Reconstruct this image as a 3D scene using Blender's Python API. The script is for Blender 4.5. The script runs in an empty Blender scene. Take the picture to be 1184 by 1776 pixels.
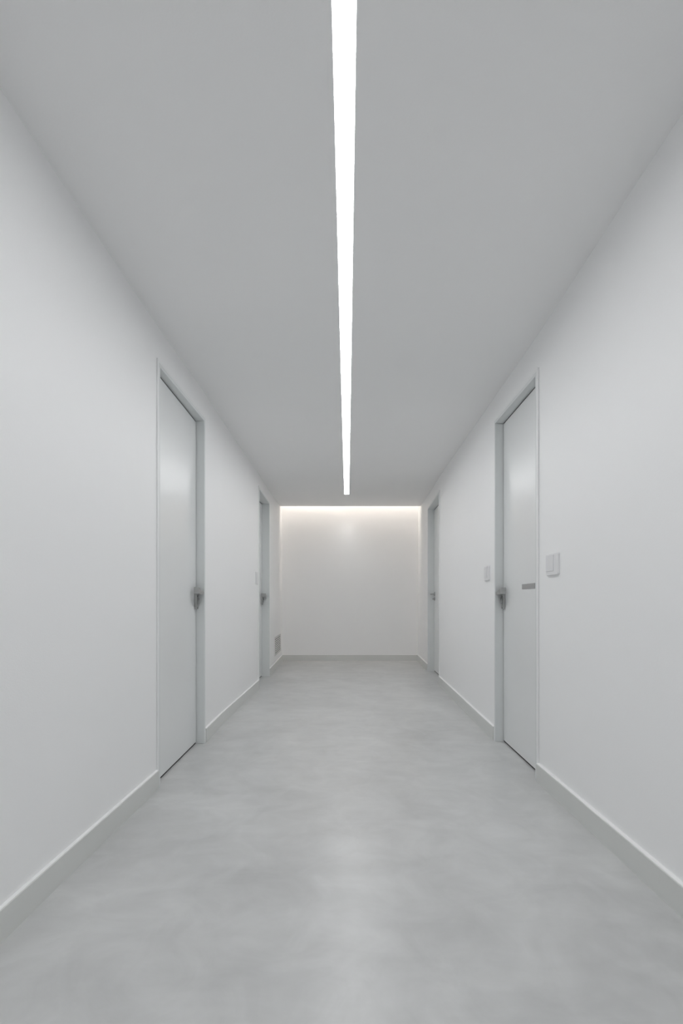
import bpy, bmesh, math
from mathutils import Vector

C = bpy.context.scene.collection
SC = bpy.context.scene

# ------------------------------------------------------------------ camera, world, exposure
HC = 0.93                      # camera height (m)
FPX = 980.0                    # focal length in pixels of the 1184 x 1776 frame
FH = FPX * HC
cam_d = bpy.data.cameras.new('camera')
cam = bpy.data.objects.new('camera', cam_d)
C.objects.link(cam)
cam.location = (0, 0, HC)
cam.rotation_euler = (math.radians(90), 0, 0)
cam_d.sensor_fit = 'VERTICAL'
cam_d.sensor_height = 36.0
cam_d.lens = 36.0 * FPX / 1776.0
cam_d.shift_x = -10.0 / 1776.0
cam_d.shift_y = 153.0 / 1776.0
cam_d.clip_start = 0.05
SC.camera = cam

w = bpy.data.worlds.new('world')
SC.world = w
w.use_nodes = True
w.node_tree.nodes['Background'].inputs[0].default_value = (0.05, 0.05, 0.05, 1)
w.node_tree.nodes['Background'].inputs[1].default_value = 0.2
SC.view_settings.view_transform = 'Standard'
SC.view_settings.look = 'None'
SC.view_settings.exposure = 0.0
SC.view_settings.gamma = 1.0
SC.view_settings.use_curve_mapping = False
SC.cycles.use_denoising = True
SC.cycles.max_bounces = 14
SC.cycles.diffuse_bounces = 10
SC.cycles.glossy_bounces = 5
SC.cycles.sample_clamp_indirect = 8.0
SC.cycles.caustics_reflective = False

LAMP_POWER = 25.0
COVE_POWER = 0.6
END_FILL_POWER = 42.0  # strength of the strip added to brighten the end wall

# ------------------------------------------------------------------ materials
def nt(name):
    m = bpy.data.materials.new(name)
    m.use_nodes = True
    return m, m.node_tree, m.node_tree.nodes['Principled BSDF']

def painted(name, col, rough, spec=0.5, bump=0.0, scale=120.0, mott=0.0, mscale=1.3, coat=0.0):
    m, t, b = nt(name)
    b.inputs['Base Color'].default_value = (*col, 1)
    b.inputs['Roughness'].default_value = rough
    b.inputs['Specular IOR Level'].default_value = spec
    if coat:
        b.inputs['Coat Weight'].default_value = coat
        b.inputs['Coat Roughness'].default_value = 0.3
    geo = t.nodes.new('ShaderNodeNewGeometry')
    if bump:
        n = t.nodes.new('ShaderNodeTexNoise')
        n.inputs['Scale'].default_value = scale
        n.inputs['Detail'].default_value = 3
        bp = t.nodes.new('ShaderNodeBump')
        bp.inputs['Strength'].default_value = bump
        bp.inputs['Distance'].default_value = 0.001
        t.links.new(geo.outputs['Position'], n.inputs['Vector'])
        t.links.new(n.outputs['Fac'], bp.inputs['Height'])
        t.links.new(bp.outputs['Normal'], b.inputs['Normal'])
    if mott:
        n = t.nodes.new('ShaderNodeTexNoise')
        n.inputs['Scale'].default_value = mscale
        n.inputs['Detail'].default_value = 2
        r = t.nodes.new('ShaderNodeValToRGB')
        r.color_ramp.elements[0].position = 0.3
        r.color_ramp.elements[1].position = 0.7
        r.color_ramp.elements[0].color = (*[c * (1 - mott) for c in col], 1)
        r.color_ramp.elements[1].color = (*[min(1, c * (1 + mott)) for c in col], 1)
        t.links.new(geo.outputs['Position'], n.inputs['Vector'])
        t.links.new(n.outputs['Fac'], r.inputs['Fac'])
        t.links.new(r.outputs['Color'], b.inputs['Base Color'])
    return m

def metal(name, col, rough, metallic=1.0):
    m, t, b = nt(name)
    b.inputs['Base Color'].default_value = (*col, 1)
    b.inputs['Metallic'].default_value = metallic
    b.inputs['Roughness'].default_value = rough
    geo = t.nodes.new('ShaderNodeNewGeometry')
    mp = t.nodes.new('ShaderNodeMapping')
    mp.inputs['Scale'].default_value = (900, 40, 900)
    n = t.nodes.new('ShaderNodeTexNoise')
    n.inputs['Scale'].default_value = 1
    mr = t.nodes.new('ShaderNodeMapRange')
    mr.inputs['To Min'].default_value = rough - 0.06
    mr.inputs['To Max'].default_value = rough + 0.06
    t.links.new(geo.outputs['Position'], mp.inputs['Vector'])
    t.links.new(mp.outputs['Vector'], n.inputs['Vector'])
    t.links.new(n.outputs['Fac'], mr.inputs['Value'])
    t.links.new(mr.outputs['Result'], b.inputs['Roughness'])
    return m

def emitter(name, col, power):
    m = bpy.data.materials.new(name)
    m.use_nodes = True
    t = m.node_tree
    t.nodes.clear()
    o = t.nodes.new('ShaderNodeOutputMaterial')
    e = t.nodes.new('ShaderNodeEmission')
    e.inputs['Color'].default_value = (*col, 1)
    e.inputs['Strength'].default_value = power
    t.links.new(e.outputs[0], o.inputs[0])
    return m

def microcement():
    m, t, b = nt('microcement')
    L = t.links.new
    geo = t.nodes.new('ShaderNodeNewGeometry')
    mp = t.nodes.new('ShaderNodeMapping')
    mp.inputs['Scale'].default_value = (1.0, 0.8, 1.0)
    mp.inputs['Location'].default_value = (0.31, 0.17, 0.437)
    L(geo.outputs['Position'], mp.inputs['Vector'])
    def noise(scale, detail, rough=0.5, dist=0.0, src=None):
        n = t.nodes.new('ShaderNodeTexNoise')
        n.inputs['Scale'].default_value = scale
        n.inputs['Detail'].default_value = detail
        n.inputs['Roughness'].default_value = rough
        n.inputs['Distortion'].default_value = dist
        L((src or mp).outputs[0], n.inputs['Vector'])
        return n
    def mrange(n, a, bb, lo, hi, sock='Fac'):
        r = t.nodes.new('ShaderNodeMapRange')
        r.inputs['From Min'].default_value = a
        r.inputs['From Max'].default_value = bb
        r.inputs['To Min'].default_value = lo
        r.inputs['To Max'].default_value = hi
        L(n.outputs[sock], r.inputs['Value'])
        return r
    def math_(op, a, bb):
        q = t.nodes.new('ShaderNodeMath')
        q.operation = op
        for i, v in enumerate((a, bb)):
            if isinstance(v, (int, float)):
                q.inputs[i].default_value = v
            else:
                L(v, q.inputs[i])
        return q.outputs[0]
    big = mrange(noise(1.7, 5, 0.55, 0.8), 0.0, 1.0, -0.19, 0.19)
    mid = mrange(noise(5.5, 6, 0.6, 1.2), 0.0, 1.0, -0.15, 0.145)
    # trowel strokes: long, faint, turned a little
    mp2 = t.nodes.new('ShaderNodeMapping')
    mp2.inputs['Rotation'].default_value = (0, 0, 0.35)
    mp2.inputs['Scale'].default_value = (2.6, 6.0, 1.0)
    mp2.inputs['Location'].default_value = (0.11, 0.27, 0.613)
    L(geo.outputs['Position'], mp2.inputs['Vector'])
    tro = mrange(noise(1.0, 5, 0.6, 0.6, mp2), 0.0, 1.0, -0.14, 0.13)
    v = math_('ADD', big.outputs[0], mid.outputs[0])
    v = math_('ADD', v, tro.outputs[0])
    v = math_('ADD', v, 1.0)
    col = t.nodes.new('ShaderNodeVectorMath')
    col.operation = 'SCALE'
    col.inputs[0].default_value = FLOOR_COL
    L(v, col.inputs['Scale'])
    L(col.outputs[0], b.inputs['Base Color'])
    rr = mrange(noise(3.0, 5, 0.6, 0.7), 0.0, 1.0, 0.285, 0.36)
    L(rr.outputs[0], b.inputs['Roughness'])
    b.inputs['Specular IOR Level'].default_value = 0.5
    bn = noise(9.0, 4, 0.5)
    bp = t.nodes.new('ShaderNodeBump')
    bp.inputs['Strength'].default_value = 0.12
    bp.inputs['Distance'].default_value = 0.003
    L(bn.outputs['Fac'], bp.inputs['Height'])
    L(bp.outputs['Normal'], b.inputs['Normal'])
    return m

FLOOR_COL = (0.538, 0.543, 0.540)
M = {
    'wall': painted('wall_paint', (0.86, 0.862, 0.865), 0.5, 0.35, bump=0.25, scale=160, mott=0.006),
    'end_wall': painted('end_wall_paint', (0.89, 0.89, 0.89), 0.235, 1.0, bump=0.15, scale=160, mott=0.006),
    'ceiling': painted('ceiling_paint', (0.87, 0.87, 0.87), 0.8, 0.2, bump=0.2, scale=160, mott=0.005),
    'base': painted('skirting_lacquer', (0.645, 0.655, 0.64), 0.5, 0.35),
    'lit_edge': painted('skirting_top_lit', (0.88, 0.88, 0.88), 0.4, 0.4),  # paler than the skirting: light on its top edge, put into colour
    'casing': painted('casing_white', (0.83, 0.84, 0.84), 0.45, 0.4),
    'door': painted('door_lacquer', (0.735, 0.748, 0.75), 0.29, 0.75, mott=0.01, mscale=2.0),
    'frame': painted('frame_lacquer', (0.71, 0.73, 0.73), 0.45, 0.45),
    'plastic': painted('switch_plastic', (0.76, 0.76, 0.77), 0.35, 0.5),
    'plastic2': painted('rocker_plastic', (0.74, 0.74, 0.755), 0.3, 0.5),
    'grille': painted('grille_paint', (0.70, 0.70, 0.70), 0.5, 0.3),
    'dark': painted('dark_void', (0.05, 0.05, 0.05), 0.9, 0.1),
    'nickel': metal('satin_nickel', (0.47, 0.475, 0.47), 0.36),
    'plate': metal('brushed_grey_plate', (0.40, 0.40, 0.40), 0.5, 0.6),
    'nickel2': metal('light_steel', (0.42, 0.43, 0.43), 0.4),
    'alu': painted('housing_white', (0.8, 0.8, 0.8), 0.5),
    'lamp': emitter('lamp_diffuser', (0.985, 0.992, 1.0), LAMP_POWER),
    'led': emitter('cove_led', (1.0, 0.84, 0.68), COVE_POWER),
    'end_fill': emitter('added_cove_fill', (1.0, 0.905, 0.81), END_FILL_POWER),
}
M['floor'] = microcement()

# ------------------------------------------------------------------ helpers
def tag(o, label=None, cat=None, group=None, kind=None):
    if label: o['label'] = label
    if cat: o['category'] = cat
    if group: o['group'] = group
    if kind: o['kind'] = kind
    return o

def empty(name, loc=(0, 0, 0)):
    o = bpy.data.objects.new(name, None)
    o.empty_display_size = 0.1
    o.location = loc
    C.objects.link(o)
    return o

def obj(name, bm, mat, parent=None, bevel=0.0, segs=2, smooth=False):
    bmesh.ops.remove_doubles(bm, verts=bm.verts, dist=1e-6)
    bmesh.ops.recalc_face_normals(bm, faces=bm.faces)
    me = bpy.data.meshes.new(name)
    bm.to_mesh(me)
    bm.free()
    me.materials.append(mat)
    o = bpy.data.objects.new(name, me)
    C.objects.link(o)
    if smooth:
        for p in me.polygons: p.use_smooth = True
    if parent:
        # geometry is written in world metres; keep it there whatever the parent's place
        chain = Vector((0, 0, 0))
        q = parent
        while q:
            chain += q.location
            q = q.parent
        for v in me.vertices: v.co -= chain
        o.parent = parent
    if bevel:
        md = o.modifiers.new('bevel', 'BEVEL')
        md.width = bevel
        md.segments = segs
        md.limit_method = 'ANGLE'
        md.angle_limit = math.radians(40)
    return o

def hexa(bm, p):
    """8 points: bottom ring 0-3, top ring 4-7"""
    v = [bm.verts.new(q) for q in p]
    for f in ((0, 1, 2, 3), (4, 7, 6, 5), (0, 4, 5, 1), (1, 5, 6, 2), (2, 6, 7, 3), (3, 7, 4, 0)):
        bm.faces.new([v[i] for i in f])

def box(bm, x0, x1, y0, y1, z0, z1):
    hexa(bm, [(x0, y0, z0), (x1, y0, z0), (x1, y1, z0), (x0, y1, z0),
              (x0, y0, z1), (x1, y0, z1), (x1, y1, z1), (x0, y1, z1)])

def loft(bm, rings):
    """closed solid through rings of equal vertex count"""
    rs = [[bm.verts.new(p) for p in r] for r in rings]
    n = len(rs[0])
    for a, b in zip(rs, rs[1:]):
        for i in range(n):
            j = (i + 1) % n
            bm.faces.new((a[i], a[j], b[j], b[i]))
    bm.faces.new(rs[0][::-1])
    bm.faces.new(rs[-1])

class Frame:
    """local frame on a wall: u along it (away from camera), v out into the corridor, w up"""
    def __init__(self, P0, P1, side):
        self.o = Vector((P0[0], P0[1], 0))
        d = Vector((P1[0] - P0[0], P1[1] - P0[1], 0))
        self.L = d.length
        self.d = d.normalized()
        n = Vector((self.d.y, -self.d.x, 0))          # points to +x
        self.n = n if side < 0 else -n
    def p(self, u, v, w):
        q = self.o + self.d * u + self.n * v
        return (q.x, q.y, w)
    def box(self, bm, u0, u1, v0, v1, w0, w1):
        hexa(bm, [self.p(u0, v0, w0), self.p(u1, v0, w0), self.p(u1, v1, w0), self.p(u0, v1, w0),
                  self.p(u0, v0, w1), self.p(u1, v0, w1), self.p(u1, v1, w1), self.p(u0, v1, w1)])
    def disc(self, bm, u, w, r, v0, v1, n=28, r1=None):
        r1 = r if r1 is None else r1
        loft(bm, [[self.p(u + rr * math.cos(a * math.tau / n), v, w + rr * math.sin(a * math.tau / n)) for a in range(n)]
                  for v, rr in ((v0, r), (v1, r1))])

def interp(nodes, t):
    if t <= nodes[0][0]: return nodes[0][1]
    for (a, va), (b, vb) in zip(nodes, nodes[1:]):
        if t <= b: return va + (vb - va) * (t - a) / (b - a)
    return nodes[-1][1]

def Z(s): return FH / s          # image scale (px per camera height) -> distance

# ------------------------------------------------------------------ measured plan
Y_BACK = -3.2
Y_END = Z(105.0)
Y_SLOT = Z(109.0)               # ceiling stops here, cove gap behind
Z_TOP = 3.2  # unseen cove made this tall to spread light down the end wall
LW = [(Y_BACK, 1.025), (Z(543), 1.022), (Z(332), 1.013), (Z(248.5), 1.004), (Z(215), 1.014), (Z(154), 1.007), (Z(132), 1.031), (Y_END, 1.078)]
RW = [(Y_BACK, 1.075), (Z(552), 1.0725), (Z(315), 1.0625), (Z(245), 1.056), (Z(215), 1.064), (Z(147), 1.10), (Z(123), 1.144), (Y_END, 1.172)]
def xl(y): return -interp(LW, y) * HC
def xr(y): return interp(RW, y) * HC
CEIL_L = [(Y_BACK, 1.517), (Z(560), 1.517), (Z(374), 1.466), (Z(215), 1.462), (Z(150), 1.432), (Y_SLOT, 1.497)]
CEIL_R = [(Y_BACK, 1.572), (Z(520), 1.572), (Z(374), 1.499), (Z(250), 1.452), (Z(154), 1.474), (Y_SLOT, 1.497)]
def smooth(nodes, y):
    d = min(0.6, max(0.0, Y_SLOT - y))
    return sum(interp(nodes, y + d * k / 6.0) for k in range(-6, 7)) / 13.0
def zc(y, x=None):               # height of the ceiling's underside
    l, r = smooth(CEIL_L, y), smooth(CEIL_R, y)
    k = 0.5 if x is None else (x - xl(y)) / (xr(y) - xl(y))
    return HC + (l + (r - l) * k) * HC

# doors: side, near/far scale of the clear opening, head height, leaf offsets near/far
DOORS = {
    'door_1': dict(side=-1, s0=322.6, s1=248.5, head=1.25, leaf=(1.041, 1.054), casing=0.008),
    'door_2': dict(side=1, s0=309.6, s1=245.0, head=1.253, leaf=(1.0987, 1.1045), casing=0.010),
    'door_3': dict(side=-1, s0=152.0, s1=132.0, head=1.265, leaf=(1.117, 1.122), casing=0.008),
    'door_4': dict(side=1, s0=145.0, s1=123.0, head=1.276, leaf=(1.21, 1.2236), casing=0.010),
}
JT = 0.018                       # jamb lining thickness
THICK = 0.19

def build_wall(name, side, xf, nodes, doors):
    bm = bmesh.new()
    ops = sorted((Z(d['s0']) - JT, Z(d['s1']) + JT, HC + d['head'] * HC + JT) for d in doors)
    cuts = [Y_BACK - 0.2] + [c for o in ops for c in o[:2]] + [Y_END + 0.2]
    for i in range(len(cuts) - 1):
        y0, y1 = cuts[i], cuts[i + 1]
        z0 = 0.0 if i % 2 == 0 else ops[i // 2][2]
        ys = [y0] + [n[0] for n in nodes if y0 + 1e-3 < n[0] < y1 - 1e-3] + [y1]
        rings = []
        for y in ys:
            a = xf(y)
            b = a + side * THICK
            zb = -0.02 if z0 == 0 else z0
            rings.append([(a, y, zb), (b, y, zb), (b, y, Z_TOP), (a, y, Z_TOP)])
        loft(bm, rings)
    return obj(name, bm, M['wall'])

tag(build_wall('wall_left', -1, xl, LW, [DOORS['door_1'], DOORS['door_3']]),
    'long plain white painted left corridor wall', 'wall', kind='structure')
tag(build_wall('wall_right', 1, xr, RW, [DOORS['door_2'], DOORS['door_4']]),
    'long plain white painted right corridor wall', 'wall', kind='structure')

bm = bmesh.new()
box(bm, xl(Y_END), xr(Y_END), Y_END, Y_END + 0.15, -0.02, Z_TOP)
tag(obj('wall_end', bm, M['end_wall']), 'white end wall lit from above by a warm cove', 'wall', kind='structure')
bm = bmesh.new()
box(bm, xl(Y_BACK), xr(Y_BACK), Y_BACK - 0.15, Y_BACK, -0.02, Z_TOP)
tag(obj('wall_back', bm, M['wall']), 'white wall closing the corridor behind the camera', 'wall', kind='structure')
bm = bmesh.new()
box(bm, -1.5, 1.5, Y_BACK - 0.2, Y_END + 0.2, -0.1, 0.0)
tag(obj('floor', bm, M['floor']), 'seamless cloudy grey polished microcement floor', 'floor', kind='structure')

# ceiling with a slot for the lamp
LX0, LX1 = -0.0075 - 0.0285, -0.0075 + 0.0285
L_Y0, L_Y1 = -2.4, Z(124.3)
def ys_between(a, b, n=None):
    n = n or max(1, int((b - a) / 0.15))
    return [a + (b - a) * i / n for i in range(n + 1)]
bm = bmesh.new()
SL = 0.10
def ceil_piece(xa, xb, ya, yb):
    loft(bm, [[(xa(y), y, zc(y, xa(y))), (xb(y), y, zc(y, xb(y))), (xb(y), y, zc(y) + SL), (xa(y), y, zc(y) + SL)] for y in ys_between(ya, yb)])
g = 0.0012
ceil_piece(lambda y: xl(y) - 0.04, lambda y: LX0 - g, Y_BACK, Y_SLOT)
ceil_piece(lambda y: LX1 + g, lambda y: xr(y) + 0.04, Y_BACK, Y_SLOT)
ceil_piece(lambda y: LX0 - g, lambda y: LX1 + g, Y_BACK, L_Y0 - g)
ceil_piece(lambda y: LX0 - g, lambda y: LX1 + g, L_Y1 + g, Y_SLOT)
tag(obj('ceiling', bm, M['ceiling']), 'smooth matt white ceiling with a lengthwise slot for the lamp', 'ceiling', kind='structure')
bm = bmesh.new()
box(bm, xl(Y_END), xr(Y_END), Y_SLOT - 0.06, Y_END, Z_TOP - 0.04, Z_TOP)
box(bm, xl(Y_END), xr(Y_END), Y_SLOT - 0.06, Y_SLOT, zc(Y_SLOT) + SL, Z_TOP - 0.04)
tag(obj('trim_1', bm, M['ceiling']), 'white lid closing the light cove above the end wall', 'cove', kind='structure')

# lamp
lamp = empty('ceiling_light', (0, 0, zc(0)))
tag(lamp, 'long thin white recessed line lamp running down the middle of the ceiling', 'ceiling light')
bm = bmesh.new()
loft(bm, [[(LX0, y, zc(y) + 0.0032), (LX1, y, zc(y) + 0.0032), (LX1, y, zc(y) + 0.016), (LX0, y, zc(y) + 0.016)] for y in ys_between(L_Y0, L_Y1)])
obj('diffuser', bm, M['lamp'], lamp)
bm = bmesh.new()
loft(bm, [[(LX0, y, zc(y) + 0.0195), (LX1, y, zc(y) + 0.0195), (LX1, y, zc(y) + 0.07), (LX0, y, zc(y) + 0.07)] for y in ys_between(L_Y0, L_Y1)])
obj('housing', bm, M['alu'], lamp)

# cove led strip fixed to the back edge of the ceiling slab
zl = zc(Y_SLOT) + 0.004
led = empty('led_strip', (0, Y_SLOT, zl))
tag(led, 'warm white light strip along the ceiling edge in front of the end wall', 'light strip')
bm = bmesh.new()
box(bm, xl(Y_SLOT) + 0.012, xr(Y_SLOT) - 0.012, Y_SLOT + 0.0005, Y_SLOT + 0.006, zl, zl + 0.03)
obj('channel', bm, M['alu'], led)
bm = bmesh.new()
box(bm, xl(Y_SLOT) + 0.016, xr(Y_SLOT) - 0.016, Y_SLOT + 0.0065, Y_SLOT + 0.012, zl + 0.004, zl + 0.026)
obj('glowing_lens', bm, M['led'], led)

zr = Z_TOP - 0.04
fill_strip = empty('led_strip', (0, Y_SLOT + 0.05, zr))  # unseen second strip, added to light the end wall lower down
tag(fill_strip, 'added unseen warm light strip under the lid of the end wall cove', 'light strip')
bm = bmesh.new()
box(bm, xl(Y_SLOT) + 0.012, xr(Y_SLOT) - 0.012, Y_SLOT + 0.03, Y_SLOT + 0.08, zr - 0.012, zr - 0.0005)
obj('channel', bm, M['alu'], fill_strip)
bm = bmesh.new()
box(bm, xl(Y_SLOT) + 0.016, xr(Y_SLOT) - 0.016, Y_SLOT + 0.034, Y_SLOT + 0.076, zr - 0.018, zr - 0.0125)
obj('glowing_lens', bm, M['end_fill'], fill_strip)

# ------------------------------------------------------------------ baseboards
BH = 0.097 * HC
def baseboard(side, xf, nodes, t, y0, y1):
    bm = bmesh.new()
    ys = [y0] + [n[0] for n in nodes if y0 + 1e-3 < n[0] < y1 - 1e-3] + [y1]
    c = 0.0025
    rings = []
    for y in ys:
        a = xf(y)
        f = a - side * t
        rings.append([(a + side * 0.002, y, -0.005), (f, y, -0.005), (f, y, BH - c), (f + side * c, y, BH), (a + side * 0.002, y, BH)])
    loft(bm, rings)
    o = obj('baseboard_left' if side < 0 else 'baseboard_right', bm, M['base'])
    bm = bmesh.new()
    loft(bm, [[(xf(y) + side * 0.001, y, BH + 0.0001), (xf(y) - side * (t - c), y, BH + 0.0001), (xf(y) - side * (t - c - 0.001), y, BH + 0.0016), (xf(y) + side * 0.001, y, BH + 0.0022)] for y in ys])
    lit_edge = obj('top_lit_edge', bm, M['lit_edge'], o)  # pale strip stands for lamp light caught along the top
    lit_edge['label'] = 'top edge coloured paler for the light it catches'
    return o
CW = 0.036                       # casing face width
def spans(ds):
    c = [Y_BACK]
    for d in ds: c += [Z(DOORS[d]['s0']) - CW, Z(DOORS[d]['s1']) + 0.03]
    return c + [Y_END]
lt, rt = 0.014 * HC, 0.0185 * HC
lab = ['before its first door', 'between its two doors', 'beyond its second door']
cl = spans(['door_1', 'door_3'])
cr = spans(['door_2', 'door_4'])
for i in range(3):
    tag(baseboard(-1, xl, LW, lt, cl[2 * i], cl[2 * i + 1]), 'pale grey skirting board on the left wall ' + lab[i], 'baseboard', kind='structure')
    tag(baseboard(1, xr, RW, rt, cr[2 * i], cr[2 * i + 1]), 'pale grey skirting board on the right wall ' + lab[i], 'baseboard', kind='structure')
bm = bmesh.new()
box(bm, xl(Y_END) + lt, xr(Y_END) - rt, Y_END - 0.013, Y_END + 0.002, -0.005, BH)
be = obj('baseboard_end', bm, M['base'], bevel=0.002)
bm = bmesh.new()
box(bm, xl(Y_END) + lt, xr(Y_END) - rt, Y_END - 0.012, Y_END - 0.0005, BH + 0.0001, BH + 0.004)
lit_edge = obj('top_lit_edge', bm, M['lit_edge'], be)  # same pale strip for the light caught here
lit_edge['label'] = 'top edge coloured paler for the light it catches'
tag(be, 'pale grey skirting board along the foot of the end wall', 'baseboard', kind='structure')

# ------------------------------------------------------------------ doors
def lever_set(fr, parent, vs=1.0, sc=1.0):
    """square lever with flared blade on a tall narrow backplate with cylinder"""
    e = fr.L - 0.006              # leaf's far edge
    h = empty('door_handle')
    h.parent = parent
    pz = 0.875
    bm = bmesh.new()
    # backplate with softly tapered foot
    t = 0.016
    prof = [(e - 0.044, 1.012), (e - 0.044, pz + 0.012), (e - 0.036, pz), (e - 0.010, pz), (e - 0.003, pz + 0.012), (e - 0.003, 1.012)]
    loft(bm, [[fr.p(u, 0.0005, w) for u, w in prof], [fr.p(u, t, w) for u, w in prof]])
    obj('backplate', bm, M['nickel'], h, bevel=0.0015)
    bm = bmesh.new()
    fr.disc(bm, e - 0.023, 0.985, 0.011, t, 0.040 * vs)
    obj('lever_neck', bm, M['nickel'], h)
    bm = bmesh.new()
    v1 = 0.054 * vs
    def sec(u, va, vb, wa, wb): return [fr.p(u, va, wa), fr.p(u, vb, wa), fr.p(u, vb, wb), fr.p(u, va, wb)]
    loft(bm, [sec(e - 0.006, v1 - 0.012, v1, 0.966, 0.984),
              sec(e - 0.040, v1 - 0.014, v1, 0.965, 0.990),
              sec(e - 0.095, v1 - 0.020, v1, 0.967, 0.998),
              sec(e - 0.108, 0.018, v1 - 0.001, 0.969, 1.010),
              sec(e - 0.124, 0.017, v1 - 0.002, 0.970, 1.012)])
    obj('lever', bm, M['nickel'], h, bevel=0.003, segs=3)
    bm = bmesh.new()
    fr.disc(bm, e - 0.023, 0.936, 0.0085, t, t + 0.010, n=20)
    fr.box(bm, e - 0.0285, e - 0.0175, t, t + 0.010, 0.905, 0.934)
    obj('lock_cylinder', bm, M['nickel2'], h, bevel=0.001)
    bm = bmesh.new()
    fr.box(bm, e - 0.0245, e - 0.0215, t + 0.0098, t + 0.0106, 0.929, 0.943)
    obj('keyhole', bm, M['dark'], h)
    for wz in (0.879, 0.955):
        bm = bmesh.new()
        fr.disc(bm, e - 0.023, wz, 0.0035, t, t + 0.0015, n=12)
        obj('screw', bm, M['dark'], h)

def rosette_set(fr, parent):
    e = fr.L - 0.006
    h = empty('door_handle')
    h.parent = parent
    bm = bmesh.new()
    fr.disc(bm, e - 0.055, 1.010, 0.026, 0.0005, 0.008)
    obj('rosette', bm, M['nickel2'], h, bevel=0.0015)
    bm = bmesh.new()
    fr.disc(bm, e - 0.055, 1.010, 0.010, 0.008, 0.046)
    obj('lever_neck', bm, M['nickel'], h)
    bm = bmesh.new()
    n = 16
    def ring(u, v, r): return [fr.p(u, v + r * math.cos(a * math.tau / n), 1.010 + r * math.sin(a * math.tau / n)) for a in range(n)]
    loft(bm, [ring(e - 0.042, 0.046, 0.0095), ring(e - 0.10, 0.046, 0.0095), ring(e - 0.165, 0.043, 0.009), ring(e - 0.175, 0.043, 0.006)])
    obj('lever', bm, M['nickel'], h, smooth=False)
    bm = bmesh.new()
    fr.disc(bm, e - 0.055, 0.947, 0.022, 0.0005, 0.007)
    obj('lock_rosette', bm, M['nickel2'], h, bevel=0.0015)
    bm = bmesh.new()
    fr.box(bm, e - 0.059, e - 0.051, 0.007, 0.030, 0.936, 0.958)
    obj('thumb_turn', bm, M['nickel'], h, bevel=0.002)

LABELS = {
    'door_1': 'pale grey door with lever handle, nearest one in the left wall',
    'door_2': 'pale grey door in the right wall with a small grey metal plate beside the handle height',
    'door_3': 'pale grey recessed door, farther one in the left wall, just before the low vent',
    'door_4': 'pale grey recessed door, farther one in the right wall, with a thin round lever',
}
def build_door(name, d):
    side = d['side']
    xf = xl if side < 0 else xr
    y0, y1 = Z(d['s0']), Z(d['s1'])
    hz = HC + d['head'] * HC
    wf = Frame((xf(y0), y0), (xf(y1), y1), side)
    lf = Frame((side * d['leaf'][0] * HC, y0), (side * d['leaf'][1] * HC, y1), side)
    root = empty(name, (xf((y0 + y1) / 2), (y0 + y1) / 2, 0))
    tag(root, LABELS[name], 'door', kind='structure')
    c = d['casing'] * HC
    L = wf.L
    def part(nm, args, mat, bevel=0.0012, parent=root, fr=wf):
        bm = bmesh.new()
        fr.box(bm, *args)
        return obj(nm, bm, mat, parent, bevel=bevel)
    deep = -THICK
    part('jamb', (-JT, 0, deep, c, 0, hz), M['frame'])
    part('jamb', (L, L + JT, deep, c, 0, hz), M['frame'])
    part('head_jamb', (-JT, L + JT, deep, c, hz, hz + JT), M['frame'])
    # casing strips on the wall face
    part('casing', (-CW, -JT - 0.0004, 0.0002, c, 0, hz + 0.034), M['casing'])
    part('casing', (L + JT + 0.0004, L + 0.03, 0.0002, c, 0, hz + 0.034), M['casing'])
    part('head_casing', (-JT, L + JT, 0.0002, c, hz + JT + 0.0004, hz + 0.034), M['casing'])
    # leaf
    gap = 0.006
    lz = hz - 0.008
    bm = bmesh.new()
    lf.box(bm, 0.004, lf.L - gap, -0.042, 0.0, 0.011, lz)
    leaf = obj('door_leaf', bm, M['door'], root, bevel=0.0012)
    # stops behind the leaf are coloured dark for the shade in the gaps
    bm = bmesh.new()
    lf.box(bm, 0.0, 0.016, -0.060, -0.044, 0, hz)
    lf.box(bm, lf.L - 0.016, lf.L, -0.060, -0.044, 0, hz)
    lf.box(bm, 0.016, lf.L - 0.016, -0.060, -0.044, hz - 0.03, hz)
    obj('door_stop', bm, M['dark'], root)
    bm = bmesh.new()
    lf.box(bm, 0.004, lf.L - 0.0004, -0.034, -0.003, lz + 0.0006, hz - 0.0004)
    lf.box(bm, lf.L - gap + 0.0006, lf.L - 0.0004, -0.034, -0.004, 0.001, lz + 0.0006)
    obj('gap_shade', bm, M['dark'], root)  # dark filler drawn as the shade in the top and far gaps
    # dark strip standing in for the shade in the gap under the leaf
    bm = bmesh.new()
    lf.box(bm, 0.004, lf.L - gap, -0.038, -0.004, 0.001, 0.0105)
    obj('floor_gap_shade', bm, M['dark'], root)
    return root, lf

frames = {n: build_door(n, d) for n, d in DOORS.items()}
lever_set(frames['door_1'][1], frames['door_1'][0])
lever_set(frames['door_2'][1], frames['door_2'][0])
lever_set(frames['door_3'][1], frames['door_3'][0], vs=1.25)
rosette_set(frames['door_4'][1], frames['door_4'][0])
# metal plate on the right door
root, fr = frames['door_2']
u0 = Z(296.5) - fr.o.y
u1 = Z(275.6) - fr.o.y
bm = bmesh.new()
fr.box(bm, u0, u1, 0.0003, 0.003, HC + 0.0640, HC + 0.0935)
pl = obj('metal_plate', bm, M['plate'], root, bevel=0.0008)
pl['label'] = 'thin horizontal grey metal plate on the door'

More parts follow.
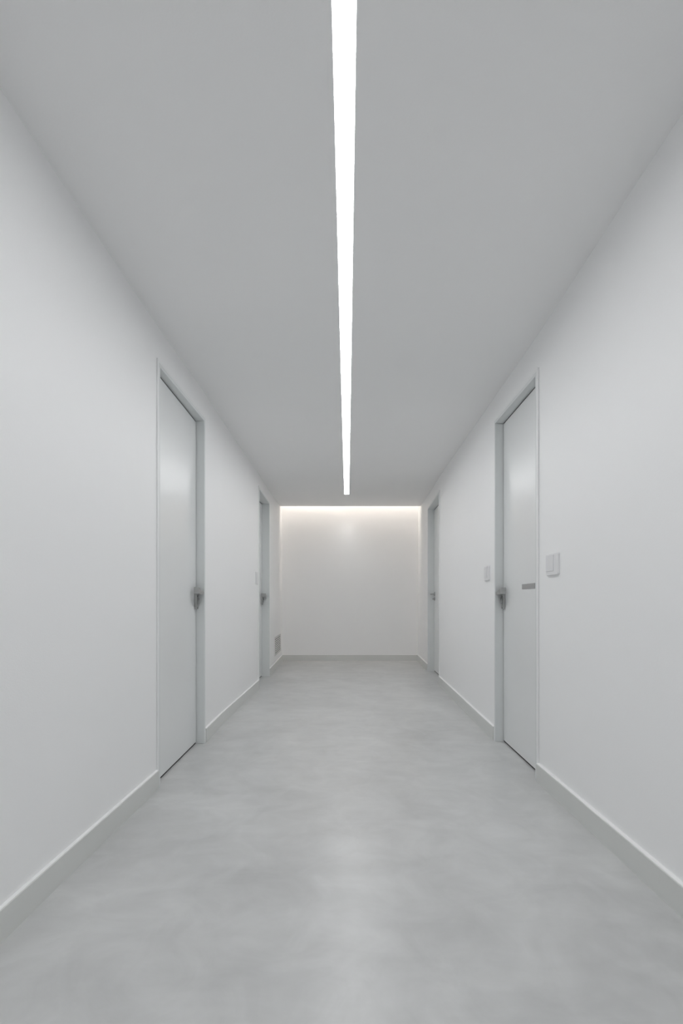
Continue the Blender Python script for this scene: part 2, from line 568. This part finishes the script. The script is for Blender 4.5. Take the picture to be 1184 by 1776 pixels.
# ------------------------------------------------------------------ switches
def switch(side, s0, s1, zc0, hgt, label, rocker=(0.0, 0.68), depth=0.010):
    """s0 near, s1 far edge"""
    xf = xl if side < 0 else xr
    y0, y1 = Z(s0), Z(s1)
    fr = Frame((xf(y0), y0), (xf(y1), y1), side)
    root = empty('light_switch', (xf((y0 + y1) / 2), (y0 + y1) / 2, zc0))
    tag(root, label, 'light switch', 'light switches')
    W = fr.L
    bm = bmesh.new()
    z0, z1 = zc0 - hgt / 2, zc0 + hgt / 2
    r = 0.006
    prof = [(r, z0), (W - r, z0), (W, z0 + r), (W, z1 - r), (W - r, z1), (r, z1), (0, z1 - r), (0, z0 + r)]
    def ins(p, k):
        cu, cz = W / 2, (z0 + z1) / 2
        return (cu + (p[0] - cu) * (1 - 2 * k / W), cz + (p[1] - cz) * (1 - 2 * k / hgt))
    loft(bm, [[fr.p(*(lambda q: (q[0], v, q[1]))(ins(p, k))) for p in prof]
              for v, k in ((0.0002, 0), (depth - 0.003, 0), (depth, 0.0025))])
    obj('switch_frame', bm, M['plastic'], root)
    bm = bmesh.new()
    a, b = W * (1 - rocker[1]), W * (1 - 0.055)
    fr.box(bm, a, b, depth - 0.002, depth + 0.0035, z0 + hgt * 0.19, z1 - hgt * 0.07)
    obj('rocker', bm, M['plastic2'], root, bevel=0.001)
    return root

switch(1, 346.0, 327.0, HC + 0.185 * HC, 0.105, 'white light switch on the right wall just in front of the nearer door')
switch(1, 233.8, 226.0, HC + 0.204 * HC, 0.106, 'white light switch on the right wall between the two doors')
switch(-1, 158.0, 154.8, HC + 0.245 * HC, 0.130, 'white light switch on the left wall just before its farther door')

# ------------------------------------------------------------------ vent
y0, y1 = Z(120.5), Z(108.5)
fr = Frame((xl(y0), y0), (xl(y1), y1), -1)
za, zb = HC - 0.805 * HC, HC - 0.532 * HC
vent = empty('air_vent', (xl((y0 + y1) / 2), (y0 + y1) / 2, (za + zb) / 2))
tag(vent, 'louvred air vent grille low on the left wall beyond the last door', 'air vent')
bm = bmesh.new()
fr.box(bm, 0.01, fr.L - 0.01, 0.0003, 0.0015, za + 0.006, zb - 0.006)
obj('backing', bm, M['dark'], vent)
bm = bmesh.new()
b = 0.010
for a in ((0, fr.L, za, za + b), (0, fr.L, zb - b, zb), (0, b, za + b, zb - b), (fr.L - b, fr.L, za + b, zb - b)):
    fr.box(bm, a[0], a[1], 0.0003, 0.008, a[2], a[3])
obj('grille_frame', bm, M['grille'], vent)
NS = 9
first = None
for i in range(NS):
    z = za + b + (zb - za - 2 * b) * (i + 0.5) / NS
    bm = bmesh.new()
    u0, u1 = b, fr.L - b
    hh = 0.0062
    hexa(bm, [fr.p(u0, 0.002, z + hh - 0.003), fr.p(u1, 0.002, z + hh - 0.003), fr.p(u1, 0.009, z - hh), fr.p(u0, 0.009, z - hh),
              fr.p(u0, 0.002, z + hh), fr.p(u1, 0.002, z + hh), fr.p(u1, 0.009, z - hh + 0.003), fr.p(u0, 0.009, z - hh + 0.003)])
    obj('slat', bm, M['grille'], vent)
